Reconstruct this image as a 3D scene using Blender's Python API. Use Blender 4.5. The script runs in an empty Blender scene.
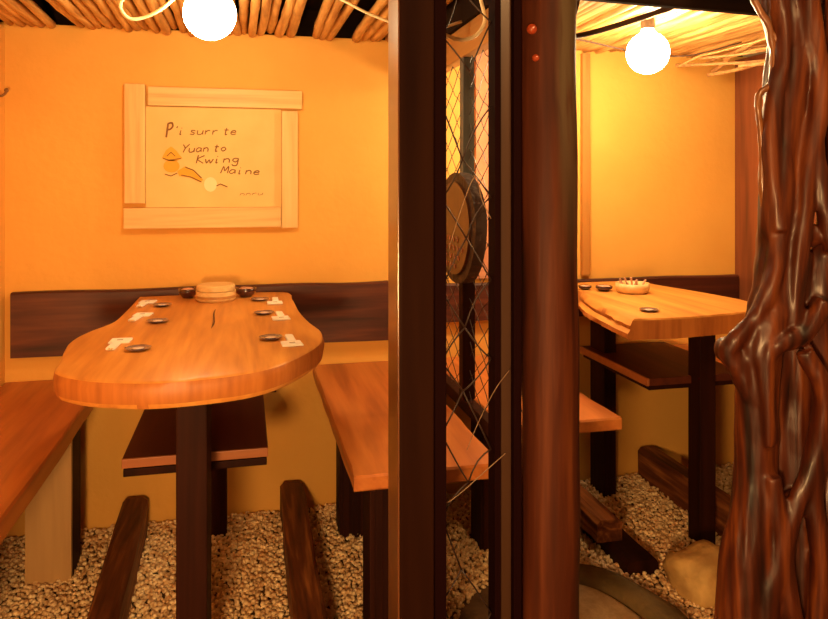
import bpy, bmesh, math, random
from mathutils import Vector, Matrix, noise
import numpy as np
S = bpy.context.scene
COL = S.collection
random.seed(7)
R = random.Random(11)

# ---------------------------------------------------------------- camera
cd = bpy.data.cameras.new('camera')
cam = bpy.data.objects.new('camera', cd); COL.objects.link(cam)
cam.location = (0, 0, 1.15)
cam.rotation_euler = (math.radians(90), 0, math.radians(-13.2))
cd.sensor_width = 36; cd.lens = 36 * 720 / 828
cd.shift_y = -(309.5 - 185) / 828
cd.clip_start = 0.02
S.camera = cam

# ---------------------------------------------------------------- world, exposure
w = bpy.data.worlds.new('world'); S.world = w; w.use_nodes = True
w.node_tree.nodes['Background'].inputs[0].default_value = (1.0, 0.50, 0.15, 1)
w.node_tree.nodes['Background'].inputs[1].default_value = 0.22
S.view_settings.view_transform = 'Standard'
S.view_settings.look = 'None'
S.view_settings.exposure = 0.0
S.view_settings.gamma = 1
BULB_1, BULB_2, FILL_HIGH, FILL_BENCH, FILL_LOW = 66, 96, 95, 165, 290  # the last three feed added lights that stay unseen
BULB_COL = (1.0, 0.75, 0.40)
try:
    S.cycles.use_denoising = True
    S.cycles.max_bounces = 8
    S.cycles.sample_clamp_indirect = 6
except Exception: pass

# ---------------------------------------------------------------- materials
def mat(name, col, rough=.6, coat=0, metal=0, emis=None, es=0, bump=0, bscale=40, var=None, vscale=6, spec=.5):
    m = bpy.data.materials.new(name); m.use_nodes = True
    nt = m.node_tree; b = nt.nodes['Principled BSDF']
    b.inputs['Base Color'].default_value = (*col, 1); b.inputs['Roughness'].default_value = rough
    b.inputs['Coat Weight'].default_value = coat; b.inputs['Coat Roughness'].default_value = .15
    b.inputs['Metallic'].default_value = metal
    b.inputs['Specular IOR Level'].default_value = spec
    if emis:
        b.inputs['Emission Color'].default_value = (*emis, 1); b.inputs['Emission Strength'].default_value = es
    tc = nt.nodes.new('ShaderNodeTexCoord')
    if var:
        n = nt.nodes.new('ShaderNodeTexNoise'); n.inputs['Scale'].default_value = vscale; n.inputs['Detail'].default_value = 6
        nt.links.new(tc.outputs['Object'], n.inputs['Vector'])
        r = nt.nodes.new('ShaderNodeValToRGB')
        r.color_ramp.elements[0].position = .35; r.color_ramp.elements[0].color = (*var, 1)
        r.color_ramp.elements[1].position = .65; r.color_ramp.elements[1].color = (*col, 1)
        nt.links.new(n.outputs['Fac'], r.inputs['Fac']); nt.links.new(r.outputs['Color'], b.inputs['Base Color'])
    if bump:
        n2 = nt.nodes.new('ShaderNodeTexNoise'); n2.inputs['Scale'].default_value = bscale; n2.inputs['Detail'].default_value = 5
        nt.links.new(tc.outputs['Object'], n2.inputs['Vector'])
        bp = nt.nodes.new('ShaderNodeBump'); bp.inputs['Strength'].default_value = bump; bp.inputs['Distance'].default_value = .01
        nt.links.new(n2.outputs['Fac'], bp.inputs['Height']); nt.links.new(bp.outputs['Normal'], b.inputs['Normal'])
    return m

def wood(name, cols, axis='y', scale=1.0, rough=.5, coat=0, bump=.15, stretch=.07, dist=2.0, spec=.5):
    """grain running along axis: stretched noise for tone plus fine streaks"""
    m = bpy.data.materials.new(name); m.use_nodes = True
    nt = m.node_tree; N = nt.nodes; L = nt.links; b = N['Principled BSDF']
    b.inputs['Roughness'].default_value = rough; b.inputs['Coat Weight'].default_value = coat
    b.inputs['Coat Roughness'].default_value = .2; b.inputs['Specular IOR Level'].default_value = spec
    tc = N.new('ShaderNodeTexCoord'); oi = N.new('ShaderNodeObjectInfo')
    add = N.new('ShaderNodeVectorMath'); add.operation = 'MULTIPLY_ADD'
    add.inputs[1].default_value = (1, 1, 1)
    L.new(tc.outputs['Object'], add.inputs[0])
    cmb = N.new('ShaderNodeCombineXYZ')
    mu = N.new('ShaderNodeMath'); mu.operation = 'MULTIPLY'; mu.inputs[1].default_value = 31.7
    L.new(oi.outputs['Random'], mu.inputs[0])
    for i in range(3): L.new(mu.outputs[0], cmb.inputs[i])
    L.new(cmb.outputs[0], add.inputs[2])
    mp = N.new('ShaderNodeMapping'); sc = [1, 1, 1]; sc['xyz'.index(axis)] = stretch
    mp.inputs['Scale'].default_value = sc; L.new(add.outputs[0], mp.inputs['Vector'])
    n1 = N.new('ShaderNodeTexNoise'); n1.inputs['Scale'].default_value = 14 * scale; n1.inputs['Detail'].default_value = 4
    n1.inputs['Distortion'].default_value = dist
    n2 = N.new('ShaderNodeTexNoise'); n2.inputs['Scale'].default_value = 90 * scale; n2.inputs['Detail'].default_value = 3
    L.new(mp.outputs[0], n1.inputs['Vector']); L.new(mp.outputs[0], n2.inputs['Vector'])
    mx = N.new('ShaderNodeMix'); mx.data_type = 'FLOAT'; mx.inputs[0].default_value = .35
    L.new(n1.outputs['Fac'], mx.inputs[2]); L.new(n2.outputs['Fac'], mx.inputs[3])
    r = N.new('ShaderNodeValToRGB'); el = r.color_ramp.elements
    k = len(cols)
    el[0].position = .33; el[0].color = (*cols[0], 1)
    el[1].position = .67; el[1].color = (*cols[-1], 1)
    for i in range(1, k - 1):
        e = el.new(.33 + .34 * i / (k - 1)); e.color = (*cols[i], 1)
    L.new(mx.outputs[0], r.inputs['Fac']); L.new(r.outputs['Color'], b.inputs['Base Color'])
    bp = N.new('ShaderNodeBump'); bp.inputs['Strength'].default_value = bump; bp.inputs['Distance'].default_value = .006
    L.new(mx.outputs[0], bp.inputs['Height']); L.new(bp.outputs['Normal'], b.inputs['Normal'])
    return m

M = {}
M['plaster'] = mat('ochre_plaster', (.82, .43, .085), .75, bump=.25, bscale=25, var=(.77, .385, .07), vscale=3)
M['pink_plaster'] = mat('pink_plaster', (.62, .26, .13), .8, bump=.3, bscale=30, var=(.5, .18, .09), vscale=9)
M['dark_ceiling'] = wood('dark_ceiling_wood', [(.008, .004, .003), (.018, .008, .005)], 'x', 1, .85, spec=.1)
M['wall_wood'] = wood('brown_wall_wood', [(.12, .032, .010), (.22, .06, .018), (.28, .08, .024)], 'z', .5, .6)
M['backrest'] = wood('dark_backrest_plank', [(.028, .006, .004), (.075, .015, .008), (.15, .036, .013)], 'x', .55, .45, dist=3)
M['table'] = wood('orange_pine_slab', [(.50, .18, .035), (.66, .27, .05), (.78, .36, .08)], 'y', .6, .45, coat=.1, bump=.06, dist=2.5)
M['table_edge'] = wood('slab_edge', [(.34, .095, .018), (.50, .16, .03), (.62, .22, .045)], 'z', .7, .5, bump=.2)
M['bench'] = wood('reddish_bench_board', [(.36, .095, .02), (.52, .155, .03), (.62, .21, .045)], 'y', .5, .45, coat=.1, bump=.08, dist=3)
M['dark_leg'] = wood('dark_stained_leg', [(.014, .003, .002), (.035, .008, .004)], 'z', .6, .6, spec=.1)
M['pink_leg'] = wood('stained_leg_brown', [(.016, .003, .0015), (.040, .008, .003)], 'z', .6, .6, spec=.12)
M['taupe'] = wood('taupe_leg_face', [(.50, .29, .12), (.60, .36, .15)], 'z', .8, .35, bump=.05)
M['shelf'] = wood('maroon_shelf_board', [(.06, .012, .006), (.12, .026, .010)], 'y', .5, .5, spec=.25)
M['shelf_edge'] = wood('lit_shelf_edge', [(.34, .10, .03), (.45, .15, .04)], 'x', .8, .5)  # lit board edges put in as a paler colour
M['beam'] = wood('weathered_rail_wood', [(.045, .013, .006), (.15, .042, .014), (.42, .15, .042)], 'y', .8, .55, bump=.6, dist=3, spec=.2)
M['pole'] = wood('peeled_pole_wood', [(.32, .13, .035), (.58, .30, .085), (.78, .48, .17)], 'y', 1.1, .45, bump=.3, stretch=.12)
M['twig'] = wood('pale_twig_bark', [(.35, .15, .05), (.7, .4, .14)], 'x', 2, .6, bump=.3, stretch=.2)
M['vine'] = mat('dark_vine', (.05, .02, .01), .6, bump=.4, bscale=80)
M['frame_wood'] = wood('pale_pine_frame', [(.62, .33, .10), (.80, .50, .18), (.86, .58, .24)], 'x', .6, .5, bump=.06)
M['frame_wood_v'] = wood('pale_pine_upright', [(.62, .33, .10), (.80, .50, .18), (.86, .58, .24)], 'z', .6, .5, bump=.06)
M['paper'] = mat('cream_sign_board', (.86, .58, .22), .7, var=(.80, .50, .17), vscale=5)
M['ink'] = mat('brown_ink', (.25, .11, .03), .8)
M['yellow_ink'] = mat('yellow_paint', (.78, .40, .035), .8)
M['pale_ink'] = mat('pale_paint', (.92, .74, .42), .8)
M['batten'] = wood('orange_wall_batten', [(.42, .17, .03), (.5, .22, .045)], 'z', .6, .5)
M['steel'] = wood('glossy_dark_brown_post', [(.012, .003, .0015), (.024, .007, .003)], 'z', .4, .55, coat=0, bump=.02, spec=.04)
M['black'] = mat('black_frame_paint', (.010, .002, .002), .7, spec=.03)
M['edge'] = wood('lit_varnished_edge', [(.11, .034, .010), (.17, .058, .018)], 'z', .4, .28, coat=.5, bump=.02)
M['infill'] = wood('ochre_infill', [(.045, .016, .006), (.07, .027, .01)], 'z', .6, .45, coat=.1, bump=.04)
M['wire'] = mat('dark_wire', (.03, .012, .008), .5)
M['cord'] = mat('cream_cord', (.85, .70, .42), .5)
M['paleline'] = mat('pale_string', (.26, .15, .08), .5)
M['bulb'] = mat('glowing_bulb_glass', (1, 1, 1), .3, emis=BULB_COL, es=BULB_1)
M['bulb_b'] = mat('glowing_bulb_glass_far', (1, 1, 1), .3, emis=BULB_COL, es=BULB_2)
M['fill_high'] = mat('added_fill_glow_high', (1, 1, 1), .3, emis=(1, .56, .21), es=FILL_HIGH)
M['fill_bench'] = mat('added_fill_glow_bench', (1, 1, 1), .3, emis=BULB_COL, es=FILL_BENCH)
M['fill_low'] = mat('added_fill_glow_low', (1, 1, 1), .3, emis=(1, .56, .21), es=FILL_LOW)
M['brass'] = mat('brass_socket', (.6, .4, .15), .3, metal=1)
M['plastic'] = mat('dark_socket', (.05, .03, .02), .4)
M['pebble'] = mat('cream_pebbles', (1.0, .78, .46), .6, var=(.60, .34, .14), vscale=42)
M['soil'] = mat('ground_soil', (.16, .09, .045), .9, bump=.4, bscale=60, var=(.1, .05, .025), vscale=12)
M['flag'] = mat('sandy_flagstone', (.50, .35, .19), .85, bump=.3, bscale=120, var=(.40, .27, .14), vscale=60)
M['moss'] = mat('mossy_edging_stone', (.16, .095, .028), .85, bump=.6, bscale=40, var=(.10, .062, .018), vscale=14)
M['boulder'] = mat('ochre_boulder', (.78, .50, .17), .8, bump=.6, bscale=25, var=(.45, .26, .08), vscale=12)
M['tub'] = wood('pale_bentwood', [(.62, .38, .14), (.82, .58, .26)], 'x', 2, .45, bump=.05)
M['bowl'] = mat('dark_lacquer', (.05, .012, .010), .2, coat=.8)
M['contents'] = mat('pinkish_contents', (.62, .32, .20), .7, bump=.4, bscale=120)
M['napkin'] = mat('white_paper', (.93, .90, .80), .8)
M['print'] = mat('grey_print', (.45, .42, .34), .8)
M['saucer'] = mat('slate_glaze', (.17, .11, .12), .25, coat=.5)
M['saucer_c'] = mat('pale_glaze', (.80, .66, .60), .25, coat=.5)
M['plaque'] = wood('carved_plaque_wood', [(.05, .016, .008), (.12, .04, .016)], 'z', .7, .45, coat=.2)
M['bark'] = mat('dark_bark_rim', (.03, .01, .006), .6, bump=.6, bscale=50)
M['blue_post'] = wood('blue_grey_lit_upright', [(.06, .07, .07), (.15, .16, .15)], 'z', .8, .6)
M['tan_rail'] = wood('tan_rail', [(.36, .16, .04), (.52, .26, .075)], 'y', .6, .5)
M['amber'] = mat('amber_gloss', (.35, .05, .015), .12, coat=1)

# reddish post with a grey weathered streak, and the polished root wood
def post_material():
    m = wood('weathered_red_post', [(.018, .003, .0015), (.07, .014, .004), (.15, .038, .010)], 'z', .55, .6, coat=0, spec=.2, bump=1.0, stretch=.06, dist=2.5)
    nt = m.node_tree; N = nt.nodes; L = nt.links; b = N['Principled BSDF']
    src = b.inputs['Base Color'].links[0].from_socket
    tc = N.new('ShaderNodeTexCoord'); sp = N.new('ShaderNodeSeparateXYZ'); L.new(tc.outputs['Object'], sp.inputs[0])
    a = N.new('ShaderNodeMapRange'); a.inputs[1].default_value = -.012; a.inputs[2].default_value = .006
    L.new(sp.outputs['X'], a.inputs[0])
    h = N.new('ShaderNodeMapRange'); h.inputs[1].default_value = .95; h.inputs[2].default_value = 1.35
    L.new(sp.outputs['Z'], h.inputs[0])
    n = N.new('ShaderNodeTexNoise'); n.inputs['Scale'].default_value = 8
    mp = N.new('ShaderNodeMapping'); mp.inputs['Scale'].default_value = (5, 5, .7); L.new(tc.outputs['Object'], mp.inputs[0]); L.new(mp.outputs[0], n.inputs['Vector'])
    nr = N.new('ShaderNodeMapRange'); nr.inputs[1].default_value = .30; nr.inputs[2].default_value = .50; L.new(n.outputs['Fac'], nr.inputs[0])
    m1 = N.new('ShaderNodeMath'); m1.operation = 'MULTIPLY'; L.new(a.outputs[0], m1.inputs[0]); L.new(h.outputs[0], m1.inputs[1])
    m2 = N.new('ShaderNodeMath'); m2.operation = 'MULTIPLY'; L.new(m1.outputs[0], m2.inputs[0]); L.new(nr.outputs[0], m2.inputs[1])
    mx = N.new('ShaderNodeMix'); mx.data_type = 'RGBA'; L.new(m2.outputs[0], mx.inputs[0]); L.new(src, mx.inputs[6])
    mx.inputs[7].default_value = (.10, .065, .035, 1); L.new(mx.outputs[2], b.inputs['Base Color'])
    return m
M['post'] = post_material()
M['root'] = wood('polished_root_wood', [(.012, .002, .001), (.07, .012, .003), (.19, .045, .009)], 'z', .6, .45, coat=.10, spec=.35, bump=.5, stretch=.10, dist=4)

M['highlight'] = wood('root_highlight_wood', [(.14, .04, .012), (.30, .11, .03)], 'z', 1, .35, coat=.3)  # paler root wood, a rim highlight put into the colour

# ---------------------------------------------------------------- helpers
def box(bm, x0, x1, y0, y1, z0, z1, bev=0, seg=2):
    vs = [bm.verts.new((x, y, z)) for x in (x0, x1) for y in (y0, y1) for z in (z0, z1)]
    fs = [(0, 1, 3, 2), (4, 6, 7, 5), (0, 4, 5, 1), (2, 3, 7, 6), (0, 2, 6, 4), (1, 5, 7, 3)]
    faces = [bm.faces.new([vs[i] for i in f]) for f in fs]
    if bev:
        es = list({e for f in faces for e in f.edges})
        bmesh.ops.bevel(bm, geom=es, offset=bev, segments=seg, affect='EDGES', profile=.6)
    return vs

def NB(): return bmesh.new()

def tube(bm, pts, rad, n=8, cap=True, wob=0):
    pts = [Vector(p) for p in pts]
    if not hasattr(rad, '__len__'): rad = [rad] * len(pts)
    rings = []; up = None
    for i, p in enumerate(pts):
        t = (pts[min(i + 1, len(pts) - 1)] - pts[max(i - 1, 0)]).normalized()
        if up is None:
            up = Vector((0, 0, 1)) if abs(t.z) < .9 else Vector((1, 0, 0))
        a = t.cross(up).normalized(); up = a.cross(t).normalized()
        ring = []
        for k in range(n):
            an = 2 * math.pi * k / n
            rr = rad[i]
            if wob: rr *= 1 + wob * noise.noise(Vector((math.cos(an) * 1.5, math.sin(an) * 1.5, i * .35 + p.x * 7)))
            ring.append(bm.verts.new(p + (a * math.cos(an) + up * math.sin(an)) * rr))
        rings.append(ring)
    for i in range(len(rings) - 1):
        for k in range(n):
            bm.faces.new([rings[i][k], rings[i][(k + 1) % n], rings[i + 1][(k + 1) % n], rings[i + 1][k]])
    if cap:
        bm.faces.new(rings[0][::-1]); bm.faces.new(rings[-1])

def spline(pts, m=6):
    pts = [Vector(p) for p in pts]; out = []
    P = [pts[0] * 2 - pts[1]] + pts + [pts[-1] * 2 - pts[-2]]
    for i in range(1, len(P) - 2):
        for k in range(m):
            t = k / m
            a, b, c, d = P[i - 1], P[i], P[i + 1], P[i + 2]
            out.append(.5 * ((2 * b) + (c - a) * t + (2 * a - 5 * b + 4 * c - d) * t * t + (3 * b - a - 3 * c + d) * t ** 3))
    out.append(pts[-1]); return out

def lathe(bm, prof, c=(0, 0, 0), n=32):
    rings = []
    for r, z in prof:
        if r < 1e-5: rings.append([bm.verts.new((c[0], c[1], c[2] + z))])
        else: rings.append([bm.verts.new((c[0] + r * math.cos(2 * math.pi * k / n), c[1] + r * math.sin(2 * math.pi * k / n), c[2] + z)) for k in range(n)])
    for a, b in zip(rings, rings[1:]):
        for k in range(n):
            q = [a[k % len(a)], a[(k + 1) % len(a)], b[(k + 1) % len(b)], b[k % len(b)]]
            q = list(dict.fromkeys(q))
            if len(q) > 2:
                try: bm.faces.new(q)
                except ValueError: pass

def slab(bm, outline, levels):
    """outline loop lofted through (z, outward offset) levels, capped"""
    n = len(outline); cx = sum(p[0] for p in outline) / n; cy = sum(p[1] for p in outline) / n
    nor = []
    for i in range(n):
        a, b = outline[i - 1], outline[(i + 1) % n]
        t = Vector((b[0] - a[0], b[1] - a[1])).normalized(); q = Vector((t.y, -t.x))
        if q.dot(Vector((outline[i][0] - cx, outline[i][1] - cy))) < 0: q = -q
        nor.append(q)
    rings = []
    for z, off in levels:
        rings.append([bm.verts.new((outline[i][0] + nor[i].x * (off(i) if callable(off) else off), outline[i][1] + nor[i].y * (off(i) if callable(off) else off), z)) for i in range(n)])
    for a, b in zip(rings, rings[1:]):
        for i in range(n): bm.faces.new([a[i], a[(i + 1) % n], b[(i + 1) % n], b[i]])
    bm.faces.new(rings[0]); bm.faces.new(rings[-1])

def link(name, bm, m, loc=(0, 0, 0), parent=None, smooth=False, angle=None):
    bmesh.ops.recalc_face_normals(bm, faces=bm.faces[:])
    me = bpy.data.meshes.new(name)
    L = Vector(loc)
    for v in bm.verts: v.co -= L
    bm.to_mesh(me); bm.free()
    if smooth or angle:
        me.polygons.foreach_set('use_smooth', [True] * len(me.polygons))
        if angle: me.set_sharp_from_angle(angle=math.radians(angle))
    me.materials.append(m)
    o = bpy.data.objects.new(name, me); COL.objects.link(o)
    if parent: o.parent = parent
    else: o.location = L
    return o

def tag(o, label=None, cat=None, group=None, kind=None):
    if label: o['label'] = label
    if cat: o['category'] = cat
    if group: o['group'] = group
    if kind: o['kind'] = kind
    return o

class Thing:
    def __init__(s, name, label, cat, loc, group=None):
        s.o = bpy.data.objects.new(name, None); COL.objects.link(s.o); s.o.location = loc
        s.o.empty_display_size = .05; s.loc = Vector(loc); tag(s.o, label, cat, group)
    def part(s, name, bm, m, smooth=False, angle=None, label=None):
        o = link(name, bm, m, s.loc, s.o, smooth, angle)
        if label: o['label'] = label
        return o
    def sub(s, part, name, bm, m, smooth=False, angle=None, label=None):
        o = link(name, bm, m, s.loc, part, smooth, angle)
        if label: o['label'] = label
        return o

def copy_tree(o, loc, label=None, group=None):
    r = o.copy(); COL.objects.link(r); r.location = loc
    if label: r['label'] = label
    if group: r['group'] = group
    for ch in o.children:
        c = ch.copy(); COL.objects.link(c); c.parent = r
        for g in ch.children:
            d = g.copy(); COL.objects.link(d); d.parent = c
    return r

def struct(name, bm, m, **k): return tag(link(name, bm, m, **k), kind='structure')
def bx(*a, **k):
    bm = NB(); box(bm, *a, **k); return bm

# ---------------------------------------------------------------- the room
XL, XR, YB, ZC = -.76, 1.96, 2.58, 1.662
struct('floor', bx(-1.6, 2.6, -1.6, 2.8, -.06, 0), M['soil'])
struct('wall_back', bx(XL - .06, XR + .06, YB, YB + .08, 0, ZC + .016), M['plaster'])
struct('wall_left', bx(XL - .06, XL, .95, YB, 0, ZC), M['plaster'])
struct('wall_right', bx(XR, XR + .06, .95, YB, 0, ZC), M['wall_wood'])
struct('ceiling', bx(XL - .06, XR + .06, .95, YB + .08, 1.78, 1.84), M['dark_ceiling'])
struct('trim_1', bx(XL - .06, XR + .06, YB + .03, YB + .08, ZC + .016, 1.78), M['dark_ceiling'])
struct('trim_2', bx(.84, 1.02, YB - .012, YB, .80, ZC - .002), M['pink_plaster'])
struct('trim_3', bx(1.270, 1.302, YB - .02, YB, .80, ZC - .002), M['batten'])
# dark ceiling beam over the partition, header over the second alcove
struct('trim_4', bx(.595, .655, 1.15, YB - .001, 1.605, 1.70), M['dark_ceiling'])
hb = bx(.66, 1.955, 1.46, 1.482, 1.56, 1.72, bev=.003)
for v in hb.verts: v.co.z -= (v.co.x - .8) * .022
struct('trim_5', hb, M['dark_ceiling'])

# gravel: a loose bed of pebbles
def gravel():
    rg = np.random.RandomState(3)
    bm = NB(); bmesh.ops.create_icosphere(bm, subdivisions=1, radius=1)
    base = np.array([v.co[:] for v in bm.verts]); faces = np.array([[v.index for v in f.verts] for f in bm.faces]); bm.free()
    pts = []
    sp = .0130
    for lay in range(2):
        for x in np.arange(XL + .012, XR - .01, sp):
            for y in np.arange(1.35, YB - .012, sp):
                px, py = x + rg.uniform(-.006, .006), y + rg.uniform(-.006, .006)
                if x < -.05 - 0 and y < 1.5 and False: continue
                if ((px - .80) / .30) ** 2 + ((py - 1.62) / .37) ** 2 < 1: continue
                if lay and rg.rand() < .55: continue
                pts.append((px, py, .004 + lay * .007 + rg.uniform(0, .004)))
    pts = np.array(pts); n = len(pts)
    sx = rg.uniform(.005, .0100, n); sy = rg.uniform(.005, .0100, n); sz = rg.uniform(.0045, .0075, n)
    an = rg.uniform(0, 6.28, n); tl = rg.uniform(-.5, .5, n)
    V = base[None] * np.stack([sx, sy, sz], 1)[:, None]
    V *= (1 + rg.uniform(-.16, .16, (n, len(base), 1)))
    z = V[:, :, 2] * np.cos(tl)[:, None] + V[:, :, 0] * np.sin(tl)[:, None]
    x = V[:, :, 0] * np.cos(tl)[:, None] - V[:, :, 2] * np.sin(tl)[:, None]; y = V[:, :, 1]
    X = x * np.cos(an)[:, None] - y * np.sin(an)[:, None]; Yy = x * np.sin(an)[:, None] + y * np.cos(an)[:, None]
    V = np.stack([X, Yy, z], 2) + pts[:, None]
    V[:, :, 2] = np.maximum(V[:, :, 2], .0005)
    V[:, :, 1] = np.minimum(V[:, :, 1], YB - .001)
    F = (faces[None] + (np.arange(n) * len(base))[:, None, None]).reshape(-1, 3)
    me = bpy.data.meshes.new('gravel')
    me.vertices.add(n * len(base)); me.vertices.foreach_set('co', V.reshape(-1))
    me.loops.add(F.size); me.loops.foreach_set('vertex_index', F.reshape(-1).astype(np.int32))
    me.polygons.add(len(F)); me.polygons.foreach_set('loop_start', np.arange(0, F.size, 3, dtype=np.int32))
    me.update(calc_edges=True); me.materials.append(M['pebble'])
    o = bpy.data.objects.new('gravel', me); COL.objects.link(o)
    tag(o, 'loose bed of pale cream pebbles covering the floor of both booths', 'gravel', kind='stuff')
gravel()

# ---------------------------------------------------------------- log post, door frame, partition
def log_post():
    cx, cy = .5865, 1.335
    bm = NB(); pts = []; rad = []
    for i in range(36):
        z = 1.78 * i / 35
        pts.append((cx + .004 * math.sin(z * 3.1), cy + .003 * math.cos(z * 4), z)); rad.append(0.0590 + .002 * math.sin(z * 5 + 1) + .0012 * math.sin(z * 17))
    tube(bm, pts, rad, 48, wob=.05)
    return tag(link('log_post', bm, M['post'], (cx, cy, 0), smooth=True), 'thick round reddish-brown log post with a grey weathered streak near its top', 'post')
log_post()
for (px, pz, r, lab) in ((.531, 1.449, .0105, 'larger upper amber sphere on the round log post'), (.539, 1.394, .0075, 'smaller lower amber sphere on the round log post')):  # two small glossy amber spheres set on the log's face
    bm = NB(); bmesh.ops.create_uvsphere(bm, u_segments=20, v_segments=12, radius=r, matrix=Matrix.Translation((px + .004, 1.292, pz)))
    tag(link('amber_sphere', bm, M['amber'], (px + .004, 1.292, pz), smooth=True), lab, 'sphere')

# door-frame posts: brown glossy square post with a slim black stile, then a black channel post with an ochre strip between its bars
t = Thing('square_post', 'tall glossy dark brown square post in front of the bench under the sign', 'post', (.30, 1.32, 0))
t.part('post_body', bx(.273, .337, 1.275, 1.372, 0, 1.78, bev=.003), M['steel'])
t.part('lit_edge_strip', bx(.2700, .2735, 1.279, 1.370, 0, 1.78, bev=.001), M['edge'], label='varnished edge, paler tan to show it lit')  # bulb-lit side of the post, its brightness put into a paler tan
t.part('side_strip', bx(.3385, .365, 1.29, 1.35, 0, 1.78, bev=.002), M['black'])
t = Thing('channel_post', 'slim black channel post holding an ochre strip, beside the round log', 'post', (.49, 1.33, 0))
t.part('channel', bx(.4670, .4790, 1.31, 1.35, 0, 1.78, bev=.001), M['black'])
t.part('channel', bx(.5035, .5200, 1.305, 1.35, 0, 1.78, bev=.002), M['black'])
t.part('infill', bx(.4795, .5030, 1.318, 1.345, 0, 1.78, bev=.001), M['infill'])  # thin strip, paler than the black bars beside it

def net(bm, f, nu, nv, r, seg=4, wav=.12, seed=0, drop=0, n=5):
    """diamond netting over a unit square mapped by f; wires run both ways"""
    rg = random.Random(seed)
    node = {}
    def nd(i, j):
        if (i, j) not in node:
            u = i + rg.uniform(-wav, wav) * (0 < i < nu * 2); v = j + rg.uniform(-wav, wav)
            node[(i, j)] = (u / (nu * 2), min(1, max(0, v / (nv * 2))))
        return node[(i, j)]
    for i in range(nu * 2):
        for j in range(nv * 2):
            if rg.random() < drop: continue
            a, b = ((i, j), (i + 1, j + 1)) if (i + j) % 2 == 0 else ((i + 1, j), (i, j + 1))
            p, q = nd(*a), nd(*b); pts = []
            bow = rg.uniform(-.12, .12)
            for k in range(seg + 1):
                s = k / seg; d = bow * math.sin(math.pi * s)
                pts.append(f(p[0] + (q[0] - p[0]) * s + d / (nu * 2) * .6, min(1, max(0, p[1] + (q[1] - p[1]) * s - d / (nv * 2)))))
            tube(bm, pts, r, n)
t = Thing('wire_screen', 'narrow coarse diamond wire screen stretched between the square and channel posts', 'screen', (.405, 1.33, 0))
bm = NB(); net(bm, lambda u, v: (.366 + u * .100, 1.33 + .004 * math.sin(u * 3), .02 + v * 1.74), 1, 11, .0017, seed=4, wav=.3, drop=.12)
t.part('wire_mesh', bm, M['wire'], smooth=True)
for pts_, r_ in (([(.366, 1.322, .54), (.385, 1.318, .552), (.41, 1.316, .57), (.44, 1.313, .595), (.486, 1.305, .635)], .0010),
                 ([(.366, 1.325, .985), (.395, 1.323, 1.08), (.430, 1.323, 1.165), (.445, 1.322, 1.12), (.463, 1.322, 1.085)], .0010),
                 ([(.415, 1.325, .64), (.44, 1.32, .70), (.468, 1.308, .76), (.492, 1.30, .795)], .0008)):
    bm = NB(); tube(bm, spline(pts_), r_, 5); t.part('loose_wire', bm, M['paleline'], smooth=True)

t = Thing('mesh_partition', 'wood framed wire mesh partition standing behind the bench beneath the dark ceiling beam', 'partition', (.625, 2.0, 0))
t.part('top_rail', bx(.605, .645, 1.42, YB - .002, 1.517, 1.604, bev=.004), M['tan_rail'])
t.part('bottom_rail', bx(.610, .640, 1.42, YB - .002, .500, .535, bev=.003), M['dark_leg'])
t.part('upright', bx(.608, .642, 1.42, 1.455, 0, 1.517, bev=.003), M['dark_leg'])
t.part('upright', bx(.608, .642, YB - .036, YB - .002, 0, 1.517, bev=.003), M['dark_leg'])
t.part('upright', bx(.608, .642, 1.975, 2.01, 1.02, 1.517, bev=.003), M['blue_post'], label='upper upright, lit blue-grey put into its colour')  # upper length of one upright, coloured as lit; the dark length follows
t.part('upright', bx(.606, .644, 1.973, 2.012, .535, 1.02, bev=.003), M['dark_leg'])
bm = NB(); net(bm, lambda u, v: (.625 + .003 * math.sin(v * 9), 1.455 + u * (YB - .036 - 1.455), .535 + v * .982), 11, 14, .0013, seg=2, seed=8, n=4)
t.part('wire_mesh', bm, M['wire'])
# oval plaque hung on the upright
t = Thing('oval_plaque', 'dark carved oval wooden plaque with bark rim on the mesh partition', 'plaque', (.585, 1.985, 1.03))
def oval(a, b, x0, x1, m=40):
    bm = NB(); ra = []
    for x in (x0, x1):
        ra.append([bm.verts.new((x, 1.945 + a * math.cos(k * 2 * math.pi / m) * (1 + .03 * math.sin(3 * k * 2 * math.pi / m)), 1.03 + b * math.sin(k * 2 * math.pi / m))) for k in range(m)])
    for k in range(m): bm.faces.new([ra[0][k], ra[0][(k + 1) % m], ra[1][(k + 1) % m], ra[1][k]])
    bm.faces.new(ra[0]); bm.faces.new(ra[1]); return bm
t.part('rim', oval(.185, .155, .575, .606), M['bark'])
t.part('board', oval(.150, .130, .568, .576), M['plaque'])
bm = NB()
for j, (zz, n_) in enumerate(((1.0, 4), (.975, 5), (.95, 4), (.925, 3))):
    for k in range(n_):
        y0 = 2.02 - k * .038 - j * .004
        tube(bm, [(.5675, y0, zz + .008), (.5675, y0 - .012, zz - .008), (.5675, y0 - .022, zz + .006)], .0014, 4)
t.part('carved_lettering', bm, M['shelf_edge'])

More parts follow.
